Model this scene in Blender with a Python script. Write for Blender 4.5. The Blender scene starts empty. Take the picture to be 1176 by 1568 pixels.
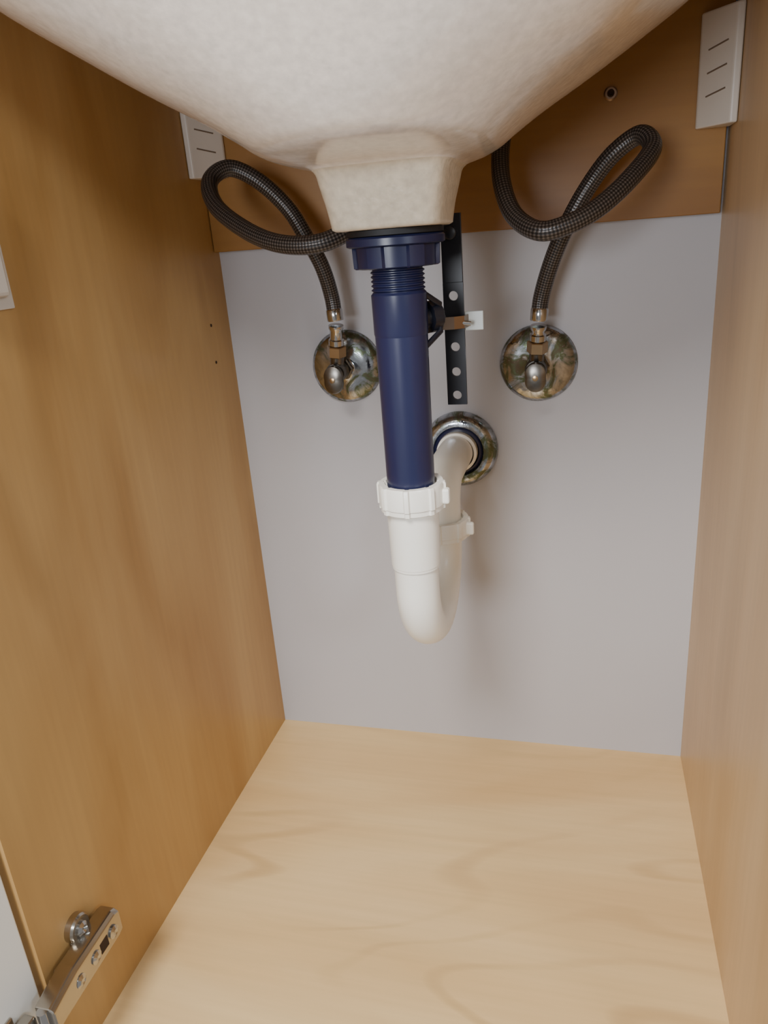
import bpy, bmesh, math
from mathutils import Vector, Matrix, noise
S=0.75            # model units -> metres
CAM=(0.0,-0.87,0.667)
XL,XR=-0.4222,0.1355
YF=-0.515         # cabinet front
CX=-0.1434        # cabinet centre line
col=bpy.context.scene.collection

# ------------------------------------------------------------ materials
def new_mat(name):
    m=bpy.data.materials.new(name); m.use_nodes=True
    nt=m.node_tree; b=nt.nodes["Principled BSDF"]
    return m,nt,b
def srgb(r,g,b):
    f=lambda c:(c/255/12.92) if c/255<=0.04045 else ((c/255+0.055)/1.055)**2.4
    return (f(r),f(g),f(b),1)
def ramp(nt,fac,stops):
    n=nt.nodes.new("ShaderNodeValToRGB"); cr=n.color_ramp
    while len(cr.elements)<len(stops): cr.elements.new(0.5)
    for e,(p,c) in zip(cr.elements,stops): e.position=p; e.color=c
    nt.links.new(fac,n.inputs[0]); return n.outputs[0]
def noise_tex(nt,vec,scale,detail=3,dist=0,rough=.5):
    n=nt.nodes.new("ShaderNodeTexNoise"); n.inputs["Scale"].default_value=scale
    n.inputs["Detail"].default_value=detail; n.inputs["Distortion"].default_value=dist
    n.inputs["Roughness"].default_value=rough
    if vec is not None: nt.links.new(vec,n.inputs["Vector"])
    return n.outputs["Fac"]
def mapping(nt,scale,coord="Object",loc=(0,0,0)):
    t=nt.nodes.new("ShaderNodeTexCoord"); m=nt.nodes.new("ShaderNodeMapping")
    m.inputs["Scale"].default_value=scale; m.inputs["Location"].default_value=loc
    nt.links.new(t.outputs[coord],m.inputs[0]); return m.outputs[0]
def mix(nt,fac,a,b,mode="MIX"):
    n=nt.nodes.new("ShaderNodeMix"); n.data_type='RGBA'; n.blend_type=mode
    for s,v in ((0,fac),(6,a),(7,b)):
        if hasattr(v,"links"): nt.links.new(v,n.inputs[s])
        else: n.inputs[s].default_value=v
    return n.outputs[2]
def bump(nt,b,h,strength,dist=0.001):
    n=nt.nodes.new("ShaderNodeBump"); n.inputs["Strength"].default_value=strength
    n.inputs["Distance"].default_value=dist
    nt.links.new(h,n.inputs["Height"]); nt.links.new(n.outputs[0],b.inputs["Normal"])

def wood(name,base,dark,light,grain,rough=.38,loc=(0,0,0),fig=1.0,fs=5,fl=30):
    """grain: axis index the grain runs along"""
    m,nt,b=new_mat(name)
    s=[1,1,1]; s[grain]=.25
    v=mapping(nt,s,loc=loc)
    n1=noise_tex(nt,v,8,4,1.4)                 # broad figure
    c=ramp(nt,n1,[(.30,dark),(.5,base),(.70,light)])
    w=nt.nodes.new("ShaderNodeTexNoise")       # cathedral lines
    w.inputs["Scale"].default_value=fs; w.inputs["Detail"].default_value=1.5; w.inputs["Distortion"].default_value=.5
    nt.links.new(v,w.inputs["Vector"])
    mt=nt.nodes.new("ShaderNodeMath"); mt.operation='MULTIPLY'; mt.inputs[1].default_value=fl
    nt.links.new(w.outputs["Fac"],mt.inputs[0])
    sn=nt.nodes.new("ShaderNodeMath"); sn.operation='SINE'; nt.links.new(mt.outputs[0],sn.inputs[0])
    lines=ramp(nt,sn.outputs[0],[(.72,(0,0,0,1)),(1,(1,1,1,1))])
    patch=ramp(nt,noise_tex(nt,mapping(nt,[.8 if i!=grain else .45 for i in range(3)],loc=(3+loc[0],1,2)),10,2),[(.42,(0,0,0,1)),(.60,(fig*.42,)*3+(1,))])
    f=mix(nt,1.0,lines,patch,"MULTIPLY")
    dk=tuple(x*.84 for x in dark[:3])+(1,)
    c=mix(nt,f,c,dk)
    s2=[1,1,1]; s2[grain]=.03
    fine=noise_tex(nt,mapping(nt,s2),190,3)
    fr=ramp(nt,fine,[(.3,(.96,.96,.96,1)),(.7,(1.03,1.03,1.03,1))])
    c=mix(nt,1.0,c,fr,"MULTIPLY")
    s3=[1,1,1]; s3[grain]=.12
    fl_=noise_tex(nt,mapping(nt,s3),60,2)        # little mineral flecks
    c=mix(nt,ramp(nt,fl_,[(.70,(0,0,0,1)),(.80,(.35,.35,.35,1))]),c,dk)
    nt.links.new(c,b.inputs["Base Color"]); b.inputs["Roughness"].default_value=rough
    b.inputs["Specular IOR Level"].default_value=.35
    bump(nt,b,fine,.04)
    return m
def plain(name,c,rough=.4,metal=0,var=.06,scale=30,spec=.5,coat=0,bs=0,bscale=200,bd=.0006):
    m,nt,b=new_mat(name)
    n=noise_tex(nt,mapping(nt,(1,1,1)),scale,3)
    lo=tuple(x*(1-var) for x in c[:3])+(1,); hi=tuple(min(1,x*(1+var)) for x in c[:3])+(1,)
    nt.links.new(ramp(nt,n,[(.3,lo),(.7,hi)]),b.inputs["Base Color"])
    b.inputs["Roughness"].default_value=rough; b.inputs["Metallic"].default_value=metal
    b.inputs["Specular IOR Level"].default_value=spec; b.inputs["Coat Weight"].default_value=coat
    b.inputs["Coat Roughness"].default_value=.12
    if bs: bump(nt,b,noise_tex(nt,mapping(nt,(1,1,1)),bscale,3),bs,bd)
    return m

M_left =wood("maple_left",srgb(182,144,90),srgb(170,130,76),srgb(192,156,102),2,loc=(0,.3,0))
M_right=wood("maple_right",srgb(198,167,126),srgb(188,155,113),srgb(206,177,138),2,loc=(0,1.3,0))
M_rail =wood("maple_rail_shaded",srgb(144,102,48),srgb(134,92,40),srgb(154,112,56),0,loc=(0,0,1))  # maple darkened in the base colour to stand in for the sink's shadow
M_floor=wood("maple_floor",srgb(212,180,129),srgb(204,169,117),srgb(219,190,141),0,rough=.33,loc=(.4,.2,0),fig=1.5,fs=6.5,fl=60)
M_back =plain("grey_laminate",srgb(175,174,178),.38,var=.03,scale=5,spec=.4)
M_ceram=plain("biscuit_ceramic",srgb(234,222,210),.20,var=.09,scale=220,coat=.5,bs=.40,bscale=140,bd=.0005)
M_raw  =plain("rough_glazed_ceramic",srgb(208,194,172),.28,var=.12,scale=200,bs=.55,bscale=240,bd=.0008)
M_navy =plain("navy_plastic",srgb(30,34,66),.30,var=.05)
M_black=plain("black_plastic",srgb(18,20,30),.36,var=.05)
M_rubber=plain("black_rubber",srgb(16,16,20),.6)
M_white=plain("white_pvc",srgb(240,238,230),.28,var=.02)
M_brk  =plain("white_bracket_plastic",srgb(204,196,186),.4,var=.03)
M_groove=plain("bracket_shadow_groove",srgb(110,92,76),.6)
M_brass=plain("brass",srgb(176,150,116),.28,1,var=.08)
M_bronze=plain("bronze_clip",srgb(140,120,104),.30,1,var=.08)
M_tab=plain("clip_tab_plastic",srgb(222,232,232),.25,0,var=.02)
M_steel=plain("hinge_steel",srgb(180,174,164),.22,1,var=.05)
M_hole =plain("dark_hole",srgb(52,32,18),.8)
M_door =plain("white_door_paint",srgb(240,242,240),.35,var=.01)
# water-spotted chrome
m,nt,b=new_mat("spotted_chrome"); M_chrome=m
n=noise_tex(nt,mapping(nt,(1,1,1)),55,5,1.0,.6)
c=ramp(nt,n,[(.40,srgb(190,196,204)),(.52,srgb(152,156,160)),(.58,srgb(98,110,84)),(.65,srgb(98,86,72)),(.73,srgb(182,184,180))])
nt.links.new(c,b.inputs["Base Color"])
nt.links.new(ramp(nt,n,[(.42,(.07,.07,.07,1)),(.60,(.32,.32,.32,1))]),b.inputs["Roughness"])
nt.links.new(ramp(nt,n,[(.50,(1,1,1,1)),(.68,(.6,.6,.6,1))]),b.inputs["Metallic"])
bump(nt,b,n,.35,.001)
M_chr2=plain("chrome",srgb(186,186,186),.14,1,var=.06)
M_dull=plain("dull_chrome",srgb(118,114,108),.30,1,var=.25,scale=90)
# braided hose (uses real UVs on the tube: u around, v along)
m,nt,b=new_mat("braided_hose"); M_hose=m
uv=nt.nodes.new("ShaderNodeUVMap"); sep=nt.nodes.new("ShaderNodeSeparateXYZ"); nt.links.new(uv.outputs[0],sep.inputs[0])
def mth(op,a,b_=None):
    n=nt.nodes.new("ShaderNodeMath"); n.operation=op
    for i,v in enumerate((a,b_)):
        if v is None: continue
        if hasattr(v,"links"): nt.links.new(v,n.inputs[i])
        else: n.inputs[i].default_value=v
    return n.outputs[0]
U=mth('MULTIPLY',sep.outputs[0],2*math.pi*9); V=mth('MULTIPLY',sep.outputs[1],1150)
a_=mth('SINE',mth('ADD',U,V)); b_=mth('SINE',mth('SUBTRACT',U,V))
h=mth('MULTIPLY',a_,b_)
h2=mth('ADD',mth('MULTIPLY',h,.5),.5)
c=ramp(nt,h2,[(.2,srgb(32,29,28)),(.55,srgb(66,61,58)),(.9,srgb(108,101,96))])
nt.links.new(c,b.inputs["Base Color"]); b.inputs["Metallic"].default_value=.3; b.inputs["Roughness"].default_value=.33
bump(nt,b,h2,.4,.0005)

# ------------------------------------------------------------ mesh helpers
def finish(bm,name,mat,smooth=True,bevel=0,seg=2,angle=40):
    bmesh.ops.recalc_face_normals(bm,faces=bm.faces[:])
    me=bpy.data.meshes.new(name); bm.to_mesh(me); bm.free()
    ob=bpy.data.objects.new(name,me); col.objects.link(ob)
    me.materials.append(mat)
    for p in me.polygons: p.use_smooth=smooth
    if smooth:
        me.set_sharp_from_angle(angle=math.radians(angle))
    if bevel:
        mo=ob.modifiers.new("bevel","BEVEL"); mo.width=bevel*S; mo.segments=seg; mo.limit_method='ANGLE'; mo.harden_normals=False
    return ob
def box(name,lo,hi,mat,bevel=0,rot=None):
    bm=bmesh.new(); bmesh.ops.create_cube(bm,size=1)
    for v in bm.verts:
        v.co=Vector([(lo[i]+hi[i])/2+v.co[i]*(hi[i]-lo[i]) for i in range(3)])
    if rot:
        c=Vector(rot[0]); R=Matrix.Rotation(math.radians(rot[2]),3,rot[1])
        for v in bm.verts: v.co=c+R@(v.co-c)
    return finish(bm,name,mat,smooth=False,bevel=bevel)
def frame(axis):
    z=Vector(axis).normalized(); x=Vector((1,0,0)) if abs(z.x)<.9 else Vector((0,1,0))
    x=(x-z*x.dot(z)).normalized(); return x,z.cross(x),z
def lathe(name,prof,origin,axis,mat,seg=48,mod=None,closed=True,angle=35):
    """prof: (radius, height along axis)"""
    x,y,z=frame(axis); o=Vector(origin); bm=bmesh.new(); rings=[]
    for r,h in prof:
        ring=[]
        for i in range(seg):
            t=2*math.pi*i/seg; rr=r*(mod(t,h) if mod else 1)
            ring.append(bm.verts.new(o+x*rr*math.cos(t)+y*rr*math.sin(t)+z*h))
        rings.append(ring)
    for a,b in zip(rings,rings[1:]):
        for i in range(seg):
            bm.faces.new((a[i],a[(i+1)%seg],b[(i+1)%seg],b[i]))
    if closed:
        bm.faces.new(rings[0][::-1]); bm.faces.new(rings[-1])
    return finish(bm,name,mat,angle=angle)
def catmull(pts,sub=10):
    pts=[Vector(p) for p in pts]; out=[]
    ext=[2*pts[0]-pts[1]]+pts+[2*pts[-1]-pts[-2]]
    for i in range(1,len(ext)-2):
        p0,p1,p2,p3=ext[i-1:i+3]
        for k in range(sub):
            t=k/sub
            out.append(.5*((2*p1)+(p2-p0)*t+(2*p0-5*p1+4*p2-p3)*t*t+(3*p1-p0-3*p2+p3)*t**3))
    out.append(pts[-1]); return out
def tube(name,path,radii,mat,seg=24,caps=True,uv=False):
    path=[Vector(p) for p in path]
    if not hasattr(radii,"__len__"): radii=[radii]*len(path)
    bm=bmesh.new(); uvl=bm.loops.layers.uv.new("UVMap")
    T=[]
    for i in range(len(path)):
        a=path[max(0,i-1)]; b=path[min(len(path)-1,i+1)]; T.append((b-a).normalized())
    x,y,_=frame(T[0]); rings=[]; L=[0]
    for i,p in enumerate(path):
        if i:
            q=T[i-1].rotation_difference(T[i]); x=q@x; L.append(L[-1]+(path[i]-path[i-1]).length)
        x=(x-T[i]*x.dot(T[i])).normalized(); y=T[i].cross(x)
        rings.append([bm.verts.new(p+radii[i]*(x*math.cos(2*math.pi*k/seg)+y*math.sin(2*math.pi*k/seg))) for k in range(seg)])
    for i,(a,b) in enumerate(zip(rings,rings[1:])):
        for k in range(seg):
            f=bm.faces.new((a[k],a[(k+1)%seg],b[(k+1)%seg],b[k]))
            for lp,(uu,vv) in zip(f.loops,((k/seg,L[i]),((k+1)/seg,L[i]),((k+1)/seg,L[i+1]),(k/seg,L[i+1]))):
                lp[uvl].uv=(uu,vv)
    if caps:
        bm.faces.new(rings[0][::-1]); bm.faces.new(rings[-1])
    return finish(bm,name,mat,angle=50)
groups=[]
def group(name,parts):
    e=bpy.data.objects.new(name,None); col.objects.link(e); e.empty_display_size=.02
    groups.append((e,parts)); return e

# ------------------------------------------------------------ cabinet shell
T=.018
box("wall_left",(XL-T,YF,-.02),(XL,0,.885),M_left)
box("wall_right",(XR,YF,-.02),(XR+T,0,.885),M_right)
box("wall_back",(XL-T,0,-.02),(XR+T,.012,.885),M_back)
box("floor",(XL,YF,-.02),(XR,0,0),M_floor)
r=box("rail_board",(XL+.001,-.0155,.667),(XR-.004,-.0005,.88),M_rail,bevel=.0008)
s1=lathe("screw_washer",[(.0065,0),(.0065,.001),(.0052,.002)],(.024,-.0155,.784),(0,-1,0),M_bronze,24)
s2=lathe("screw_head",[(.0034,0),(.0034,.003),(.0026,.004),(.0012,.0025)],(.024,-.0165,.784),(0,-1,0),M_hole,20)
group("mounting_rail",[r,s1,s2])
for i,(yy,zz) in enumerate([(-.049,.587),(-.050,.544)]):
    o=lathe("shelf_pin_hole",[(.0018,0),(.0018,.0006),(.0012,.0003)],(XL,yy,zz),(1,0,0),M_hole,16)
def bracket(parent,x0,sx,y0,z0,h=.096,w=.032,d=.034):
    t=.004; parts=[]
    bm=bmesh.new()
    pl=[(0,0),(w,0),(w,-t),(t*1.6,-d),(0,-d)]
    a=[bm.verts.new((x0+sx*p[0],y0+p[1],z0)) for p in pl]; b=[bm.verts.new((x0+sx*p[0],y0+p[1],z0+h)) for p in pl]
    n=len(pl)
    for i in range(n): bm.faces.new((a[i],a[(i+1)%n],b[(i+1)%n],b[i]))
    bm.faces.new(a[::-1]); bm.faces.new(b)
    parts.append(finish(bm,"block",M_brk,smooth=False,bevel=.0015))
    A=Vector((x0+sx*w,y0-t,0)); B=Vector((x0+sx*t*1.6,y0-d,0)); nrm=Vector((sx*(d-t),-(w-t*1.6),0)).normalized()
    if nrm.y>0: nrm=-nrm
    for k in range(3):
        z=z0+h*(.27+.2*k)
        p=A.lerp(B,.25)+Vector((0,0,z)); q=A.lerp(B,.80)+Vector((0,0,z+.004))
        parts.append(tube("groove_%d"%(k+1),[p+nrm*-.0004,q+nrm*-.0004],.0009,M_groove,8))
    group(parent,parts)
bracket("corner_bracket",XL+.0005,1,-.0158,.745)
bracket("corner_bracket",XR-.0005,-1,-.0158,.744)
o1=box("plate",(XL+.0003,-.425,.6385),(XL+.004,-.369,.74),M_brk,bevel=.001)
o2=box("block",(XL+.004,-.418,.648),(XL+.013,-.380,.735),M_brk,bevel=.003)
group("corner_bracket",[o1,o2])

# ------------------------------------------------------------ sink
Y0=-.87
lev=[ # z, halfwidth, yfront(cam rel), yback, exponent
 (.676,.0425,.567,.652,6),(.690,.0445,.564,.656,6),(.706,.0480,.560,.664,6),
 (.7150,.0505,.556,.670,5.2),(.7192,.0560,.549,.680,4.0),(.7212,.064,.532,.692,3.1),
 (.7232,.072,.508,.704,2.7),(.7260,.080,.485,.715,2.5),(.7300,.087,.472,.724,2.5),(.7375,.097,.463,.732,2.6),
 (.752,.1190,.450,.742,2.8),(.771,.152,.435,.755,3.0),
 (.796,.191,.416,.775,3.3),(.822,.228,.396,.79,3.7),(.850,.256,.374,.80,4.0),(.875,.271,.352,.81,4.4),(.8885,.275,.345,.815,4.6)]
L5=[]
for i in range(len(lev)-1):
    p0=lev[max(0,i-1)];p1=lev[i];p2=lev[i+1];p3=lev[min(len(lev)-1,i+2)]
    for k in range(5):
        t=k/5
        L5.append([.5*((2*b)+(c-a)*t+(2*a-5*b+4*c-d)*t*t+(3*b-a-3*c+d)*t**3) for a,b,c,d in zip(p0,p1,p2,p3)])
L5.append(list(lev[-1]))
def loft(name,levels,mat,seg=160,capb=True,capt=False):
    bm=bmesh.new(); rings=[]
    for z,a,yf,yb,n in levels:
        cy=(yf+yb)/2+Y0; b=(yb-yf)/2
        ring=[]
        for i in range(seg):
            t=2*math.pi*(i+.5)/seg
            c,s=math.cos(t),math.sin(t); rad=(abs(c)**n+abs(s)**n)**(-1/n)
            ring.append(bm.verts.new((CX+a*rad*c,cy+b*rad*s,z)))
        rings.append(ring)
    for a,b in zip(rings,rings[1:]):
        for i in range(seg): bm.faces.new((a[i],a[(i+1)%seg],b[(i+1)%seg],b[i]))
    if capb: bm.faces.new(rings[0][::-1])
    if capt: bm.faces.new(rings[-1])
    return finish(bm,name,mat,angle=60)
bowl=loft("bowl",L5[18:],M_ceram,capb=False)
boss=loft("drain_boss",[[.6745,.0400,.570,.649,6]]+L5[:19],M_raw)
deck=box("basin_deck",(XL-.03,-.545,.889),(XR+.03,.01,.935),M_ceram,bevel=.012)
lump=lathe("overflow_lug",[(.011,-.004),(.011,.006),(.008,.009)],(-.083,-.186,.738),(0.2,-.2,-1),M_raw,24)
group("sink",[bowl,boss,deck,lump])

# ------------------------------------------------------------ drain assembly
DX,DY=CX,-.26
parts=[]
parts.append(lathe("gasket",[(.034,0),(.0385,.001),(.0385,.005),(.034,.006)],(DX,DY,.6690),(0,0,1),M_rubber))
parts.append(lathe("nut_flange",[(.0370,0),(.0392,.001),(.0392,.006),(.0375,.0075)],(DX,DY,.6618),(0,0,1),M_navy))
def lug(t,h):
    return 1+ (.08 if (math.degrees(t)%60)<24 else 0)
parts.append(lathe("lock_nut",[(.0305,0),(.0320,.001),(.0325,.0160),(.0320,.0165)],(DX,DY,.6455),(0,0,1),M_navy,120,lug))
prof=[]
for k in range(7):
    prof+=[(.0203,k*.0034),(.0218,k*.0034+.0011),(.0218,k*.0034+.0017),(.0203,k*.0034+.0028)]
parts.append(lathe("threads",prof,(DX,DY,.624),(0,0,1),M_navy,48))
parts.append(lathe("tailpiece_upper",[(.0218,0),(.0224,.002),(.0226,.033),(.0210,.035)],(DX,DY,.592),(0,0,1),M_navy))
parts.append(lathe("tailpiece",[(.0210,0),(.0214,.115),(.0219,.158)],(DX,DY,.435),(0,0,1),M_navy))
pd=Vector((.72,.69,.05)).normalized(); po=Vector((DX,DY,.602))+pd*.016
parts.append(lathe("pivot_port",[(.009,0),(.009,.009),(.0125,.010),(.0125,.019),(.009,.022),(.004,.0225)],po,pd,M_black,40,lambda t,h:1+(.06 if (math.degrees(t)%45)<20 and h>.0095 else 0)))
parts.append(tube("port_brace_upper",[Vector((DX+.020,DY+.002,.624)),Vector((DX+.030,DY+.016,.614)),Vector((DX+.028,DY+.020,.606))],.0024,M_black,12))
parts.append(tube("port_brace_lower",[Vector((DX+.020,DY+.002,.582)),Vector((DX+.030,DY+.016,.592)),Vector((DX+.028,DY+.020,.600))],.0024,M_black,12))
group("sink_drain",parts)

# pop-up linkage
SX,SY=-.1125,-.178
bm=bmesh.new()
hw=.0092; zt=.690; zb=.515; holes=[.524,.546,.569,.592,.6145]
hr=.0042
def cell(bm,z0,z1,hz,y):
    n=24; outer=[];inner=[]
    for i in range(n):
        t=2*math.pi*i/n; c,s=math.cos(t),math.sin(t)
        sc=1/max(abs(c),abs(s)); ox=c*sc*hw; oz=s*sc
        oz= hz+ (z1-hz)*oz if oz>0 else hz+(hz-z0)*oz
        outer.append(bm.verts.new((SX+ox,y,oz))); inner.append(bm.verts.new((SX+hr*c,y,hz+hr*s)))
    for i in range(n):
        j=(i+1)%n; bm.faces.new((outer[i],outer[j],inner[j],inner[i]))
    return outer,inner
edges=[zb]+[(a+b)/2 for a,b in zip(holes,holes[1:])]+[.626]
for k,hz in enumerate(holes):
    o1,i1=cell(bm,edges[k],edges[k+1],hz,SY); o2,i2=cell(bm,edges[k],edges[k+1],hz,SY+.003)
    n=len(o1)
    for i in range(n):
        j=(i+1)%n; bm.faces.new((i1[i],i1[j],i2[j],i2[i]))
        za,zb_=o1[i].co.z,o1[j].co.z
        if not (abs(za-zb_)<1e-6 and za>zb+1e-4): bm.faces.new((o1[i],o2[i],o2[j],o1[j]))
strap=finish(bm,"perforated_strap",M_black,smooth=False)
strap2=box("strap_top",(SX-hw,SY,.626),(SX+hw,SY+.003,.684),M_black,bevel=.0004)
lrod=tube("lift_rod",[(SX-.004,SY+.006,.650),(SX-.006,SY+.008,.715)],.0028,M_black,16)
lscr=lathe("set_screw",[(.0055,0),(.0055,.007),(.004,.008)],(SX,SY,.668),(0,-1,0),M_black,20)
rod=tube("pivot_rod",[po+pd*.020,Vector((SX-.016,SY-.010,.593)),Vector((SX+.004,SY-.008,.592)),Vector((SX+.016,SY-.006,.590))],.0022,M_chr2,16)
def strip(name,pts,w,t,mat):
    bm=bmesh.new(); rows=[]
    for i,p in enumerate(pts):
        p=Vector(p); a=Vector(pts[max(0,i-1)]); b=Vector(pts[min(len(pts)-1,i+1)]); tg=(b-a).normalized()
        nn=Vector((-tg.y,tg.x,0)).normalized()
        rows.append([bm.verts.new(p+nn*sx*t/2+Vector((0,0,sz*w/2))) for sx,sz in ((-1,-1),(1,-1),(1,1),(-1,1))])
    for a,b in zip(rows,rows[1:]):
        for i in range(4): bm.faces.new((a[i],a[(i+1)%4],b[(i+1)%4],b[i]))
    bm.faces.new(rows[0][::-1]); bm.faces.new(rows[-1])
    return finish(bm,name,mat,smooth=False)
cx=SX-.008
cl=[(cx-.010,SY-.012,.592),(cx-.007,SY-.016,.592),(cx+.010,SY-.013,.592),(cx+.018,SY-.008,.592),(cx+.020,SY+.004,.592),(cx+.016,SY+.010,.592),(cx-.010,SY+.011,.592),(cx-.012,SY+.008,.592)]
clip=strip("spring_clip",cl,.011,.0014,M_bronze)
clip2=box("clip_tab",(SX+.009,SY+.004,.583),(SX+.026,SY+.0054,.600),M_tab,bevel=.001)
group("pop_up_linkage",[strap,strap2,lrod,lscr,rod,clip,clip2])

# ------------------------------------------------------------ p-trap
TX=CX+.002; Y2=-.135; R=(Y2-DY)/2; zc=.3605
parts=[]
def knurl(t,h): return 1+(.06 if (math.degrees(t)%45)<9 else 0)
def nut(name,x,y,zlo,zhi,r):
    h=zhi-zlo
    return [lathe(name,[(r*.90,0),(r*.96,.001),(r*.96,.005),(r,.006),(r,h-.002),(r*.97,h),(r*.80,h),(r*.76,h-.003)],(x,y,zlo),(0,0,1),M_white,160,knurl,angle=30)]
parts+=nut("slip_nut",CX,DY,.440,.4655,.0292)
parts.append(lathe("socket",[(.0215,0),(.0223,.001),(.0233,.055)],(CX,DY,.386),(0,0,1),M_white))
rb=.0204
path=[(CX,DY,.390)]+[(CX+(TX-CX)*k/28,DY+R-R*math.cos(math.pi*k/28),zc-R*math.sin(math.pi*k/28)) for k in range(29)]+[(TX,Y2,.375)]
parts.append(tube("j_bend",path,rb,M_white,48))
parts.append(lathe("j_bend_bead",[(.0206,0),(.0219,.001),(.0219,.003),(.0206,.004)],(CX,DY,.3835),(0,0,1),M_white))
parts+=nut("slip_nut_rear",TX,Y2,.362,.384,.0288)
parts.append(box("nut_wing",(TX+.025,Y2-.009,.367),(TX+.035,Y2-.003,.381),M_white,bevel=.002))
parts.append(box("nut_wing_front",(CX+.0275,DY-.006,.446),(CX+.0345,DY+.002,.460),M_white,bevel=.002))
eR=.030; ez=.425
pth=[(TX,Y2,.375),(TX,Y2,ez-eR)]+[(TX,Y2+eR-eR*math.cos(math.pi/2*k/14),ez-eR+eR*math.sin(math.pi/2*k/14)) for k in range(1,15)]+[(TX-.001,-.002,.423)]
parts.append(tube("trap_arm",pth,.0204,M_white,48))
group("p_trap",parts)
FX=TX+.001
e=lathe("flange",[(.0460,0),(.0460,.003),(.0450,.008),(.040,.014),(.035,.0165),(.0305,.016),(.0285,.011),(.0275,.004)],(FX,-.0005,.422),(0,-1,0),M_chrome,64,closed=False)
e2=lathe("rubber_ring",[(.0215,0),(.0290,.002),(.0290,.012),(.027,.014),(.0250,.0145)],(FX,-.0008,.422),(0,-1,0),M_navy,48,closed=False)
e3=lathe("wall_nut",[(.0212,.004),(.0245,.012),(.0240,.022),(.0208,.023)],(FX-.001,-.0008,.4225),(0,-1,0),M_white,48,closed=False)
group("wall_escutcheon",[e,e2,e3])

# ------------------------------------------------------------ shut-off valves
def valve(x,z,hx,hz):
    p=[]
    p.append(lathe("escutcheon",[(.043,0),(.0435,.002),(.042,.006),(.037,.010),(.026,.0135),(.0145,.015),(.0120,.017)],(x,-.0005,z),(0,-1,0),M_chrome,64))
    p.append(lathe("inlet_nut",[(.012,0),(.0135,.001),(.0135,.008),(.012,.009)],(x,-.015,z),(0,-1,0),M_dull,6,angle=20))
    p.append(lathe("valve_body",[(.0085,0),(.0085,.008),(.0115,.010),(.0120,.024),(.0105,.027)],(x,-.022,z),(0,-1,0),M_dull,32))
    p.append(lathe("stem",[(.005,0),(.005,.008)],(x,-.048,z-.003),(0,-1,0),M_dull,20))
    def oval(t,h): return (0.74+.34*abs(math.sin(t))**1.5)
    p.append(lathe("oval_handle",[(.010,0),(.0145,.0015),(.0150,.004),(.0140,.008),(.010,.0095),(.004,.010)],(x,-.052,z-.006),(0,-1,0),M_dull,48,oval))
    p.append(lathe("handle_screw",[(.003,0),(.003,.0012),(.002,.0015)],(x,-.0618,z-.006),(0,-1,0),M_brass,16))
    o=Vector((hx,-.050,hz)); a=Vector((x,-.040,z+.004)); d=(o-a).normalized()
    p.append(tube("outlet",[a,a+d*.016],.0080,M_dull,24))
    p.append(lathe("brass_nut",[(.0100,0),(.0112,.001),(.0112,.012),(.0100,.013)],a+d*.015,d,M_brass,6,angle=20))
    L=(o-a).length
    p.append(lathe("hose_nipple",[(.0075,0),(.0088,.001),(.0088,.007),(.0072,.008),(.0072,L-.036),(.0085,L-.034),(.0085,L-.0305)],a+d*.028,d,M_chr2,32))
    group("shutoff_valve",p)
valve(-.2744,.526,-.2677,.5826)
valve(-.0469,.522,-.0436,.572)

# ------------------------------------------------------------ braided supply hoses
HL=[(-.2677,-.05,.5850),(-.2696,-.05,.611),(-.2736,-.06,.6429),(-.2845,-.07,.674),(-.3028,-.07,.7058),(-.328,-.08,.7338),(-.3541,-.09,.7474),(-.368,-.11,.7351),(-.3502,-.14,.7092),(-.3076,-.17,.6839),(-.2673,-.19,.670),(-.2296,-.195,.6678),(-.2042,-.18,.6774),(-.1897,-.155,.6943),(-.1801,-.125,.7159),(-.178,-.085,.745),(-.178,-.045,.80),(-.178,-.045,.888)]
HR=[(-.0436,-.05,.5745),(-.0409,-.05,.5985),(-.03,-.06,.6338),(-.0154,-.07,.6666),(.0037,-.07,.699),(.0255,-.08,.725),(.0484,-.09,.738),(.0575,-.11,.724),(.0380,-.14,.700),(.0124,-.16,.679),(-.0134,-.17,.667),(-.0371,-.17,.664),(-.0592,-.15,.678),(-.071,-.13,.703),(-.0752,-.105,.731),(-.0735,-.075,.77),(-.0735,-.045,.83),(-.0735,-.045,.888)]
for pts in (HL,HR):
    path=catmull(pts,12)
    t=tube("braided_sleeve",path,.0084,M_hose,24)
    d=(path[3]-path[0]).normalized()
    f=lathe("crimp_sleeve",[(.0086,0),(.0093,.001),(.0093,.012),(.0086,.013)],path[0],d,M_chr2,28)
    group("supply_hose",[t,f])

# ------------------------------------------------------------ hinge + door
ZH=.103; parts=[]
yb=-.473
parts.append(box("plate_base",(XL+.0003,yb-.010,ZH-.020),(XL+.003,yb+.010,ZH+.020),M_steel,bevel=.001))
for nm,dz in (("upper",.020),("lower",-.024)):
    parts.append(lathe("plate_wing_"+nm,[(.0125,0),(.0125,.006),(.0110,.008)],(XL,yb,ZH+dz),(1,0,0),M_steel,28))
    parts.append(lathe("wing_screw_"+nm,[(.0065,0),(.0065,.002),(.0035,.004),(.001,.002)],(XL+.0078,yb,ZH+dz),(1,0,0),M_chr2,20))
parts.append(box("plate_rail",(XL+.002,-.508,ZH-.0105),(XL+.009,-.448,ZH+.0105),M_steel,bevel=.0015))
bm=bmesh.new(); sec=[(-.0160,0),(-.0160,.014),(-.0120,.018),(.0120,.018),(.0160,.014),(.0160,0)]
rows=[]
for yy,xo,sc in ((-.443,.006,.85),(-.449,.006,1),(-.505,.007,1),(-.518,.008,.92),(-.530,.009,.84),(-.540,.010,.78)):
    rows.append([bm.verts.new((XL+xo+s[1],yy,ZH+s[0]*sc)) for s in sec])
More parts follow.
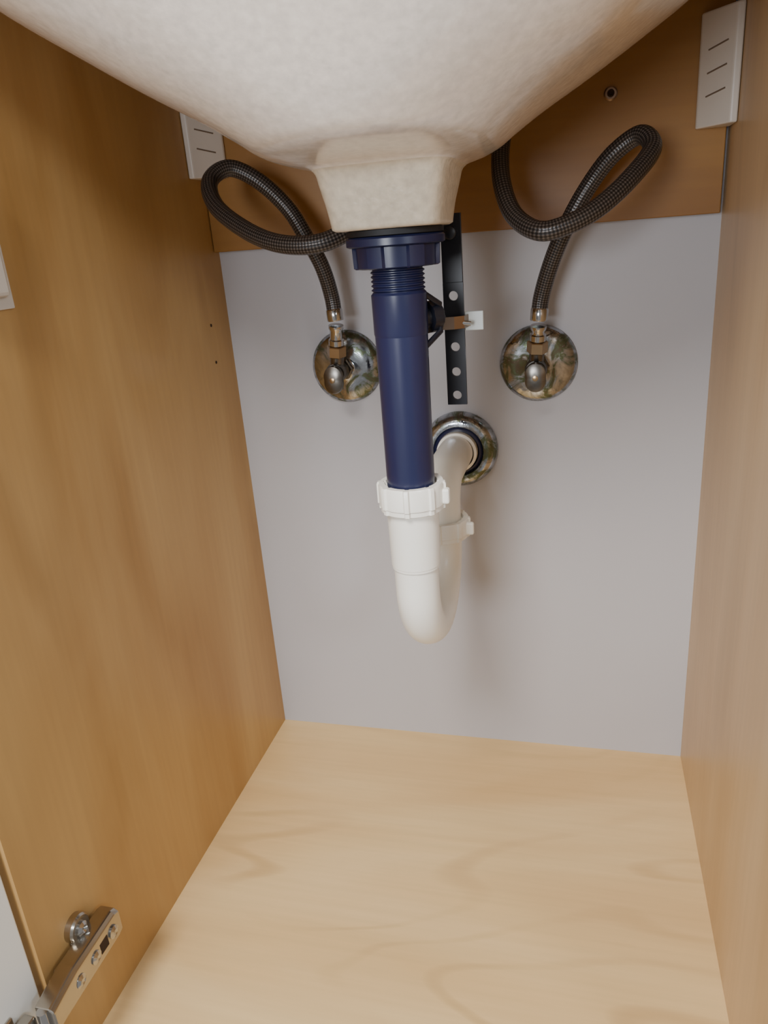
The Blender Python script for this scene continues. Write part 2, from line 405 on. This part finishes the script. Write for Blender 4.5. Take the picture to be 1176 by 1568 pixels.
for a,b in zip(rows,rows[1:]):
    for i in range(6): bm.faces.new((a[i],a[(i+1)%6],b[(i+1)%6],b[i]))
bm.faces.new(rows[0][::-1]); bm.faces.new(rows[-1])
parts.append(finish(bm,"hinge_arm",M_steel,smooth=False,bevel=.0012))
for i,yy in enumerate((-.456,-.482,-.504)):
    parts.append(lathe("adjust_screw_%d"%(i+1),[(.0060,0),(.0060,.0015),(.003,.003),(.0012,.002)],(XL+.0242,yy,ZH),(1,0,0),M_chr2,20))
parts.append(box("arm_slot",(XL+.0235,-.475,ZH-.0055),(XL+.0246,-.464,ZH+.0055),M_hole))
ang=2
dd=Vector((-math.sin(math.radians(ang)),-math.cos(math.radians(ang)),0)); nd=Vector((math.cos(math.radians(ang)),-math.sin(math.radians(ang)),0))
h0=Vector((-.425,-.521,0))
parts.append(tube("knuckle_pin",[(XL+.018,-.541,ZH-.012),(XL+.018,-.541,ZH+.012)],.0045,M_chr2,16))
def slab(name,p0,l0,l1,t0,t1,z0,z1,mat,bevel=0):
    bm=bmesh.new(); vs=[]
    for z in (z0,z1):
        for l,t in ((l0,t0),(l1,t0),(l1,t1),(l0,t1)):
            q=p0+dd*l+nd*t; vs.append(bm.verts.new((q.x,q.y,z)))
    for f in ((0,1,2,3),(7,6,5,4),(0,4,5,1),(1,5,6,2),(2,6,7,3),(3,7,4,0)): bm.faces.new([vs[i] for i in f])
    return finish(bm,name,mat,smooth=False,bevel=bevel)
parts.append(slab("hinge_link",h0,.020,.050,.003,.015,ZH-.010,ZH+.006,M_steel,.002))
parts.append(slab("cup_flange",h0,.030,.072,.0002,.003,ZH-.020,ZH+.014,M_steel,.001))
parts.append(lathe("cup",[(.015,-.010),(.015,.004),(.012,.005)],h0+dd*.050+Vector((0,0,ZH-.003)),nd,M_chr2,40))
group("concealed_hinge",parts)
slab("door_1",h0,0,.56,-.020,0,-.01,.86,M_door,.0015)

# ------------------------------------------------------------ scale to metres, parents
for ob in [o for o in bpy.data.objects if o.type=='MESH']:
    ob.data.transform(Matrix.Scale(S,4))
for e,parts in groups:
    pts=[v.co for p in parts for v in p.data.vertices]
    lo=Vector([min(p[i] for p in pts) for i in range(3)]); hi=Vector([max(p[i] for p in pts) for i in range(3)])
    c=(lo+hi)/2; e.location=c
    for p in parts:
        p.parent=e; p.matrix_parent_inverse=Matrix.Translation(c).inverted()

# ------------------------------------------------------------ camera
cam=bpy.data.cameras.new("camera"); co=bpy.data.objects.new("camera",cam); col.objects.link(co)
cam.sensor_fit='VERTICAL'; cam.sensor_height=24; cam.lens=1140/1568*24; cam.clip_start=.01
r=Vector((.9675,.2421,-.0737)); f=Vector((-.2525,.9048,-.3430)).normalized()
r=(r-f*r.dot(f)).normalized(); u=r.cross(f)
M=Matrix((r,u,-f)).transposed().to_4x4(); M.translation=Vector(CAM)*S
co.matrix_world=M
bpy.context.scene.camera=co

# ------------------------------------------------------------ light
w=bpy.data.worlds.new("world"); bpy.context.scene.world=w; w.use_nodes=True
w.node_tree.nodes["Background"].inputs[0].default_value=(1,.96,.92,1)
w.node_tree.nodes["Background"].inputs[1].default_value=.36
def area(name,loc,target,size,power,color):
    l=bpy.data.lights.new(name,'AREA'); l.shape='DISK'; l.size=size*S; l.energy=power*S*S; l.color=color
    o=bpy.data.objects.new(name,l); col.objects.link(o); o.location=Vector(loc)*S
    o.rotation_euler=(Vector(target)*S-o.location).to_track_quat('-Z','Y').to_euler()
area("room_ceiling_light",(-.30,-1.65,1.85),(-.1,-.2,.3),.6,50,(1,.96,.90))
area("window_light",(-.40,-1.9,.75),(-.1,-.3,.70),.5,14,(.90,.94,1))
area("sink_highlight_fill",(.75,-1.3,.95),(-.1,-.35,.75),.25,5.5,(.82,.91,1))  # added light, gives the cool highlight on the basin's right edge
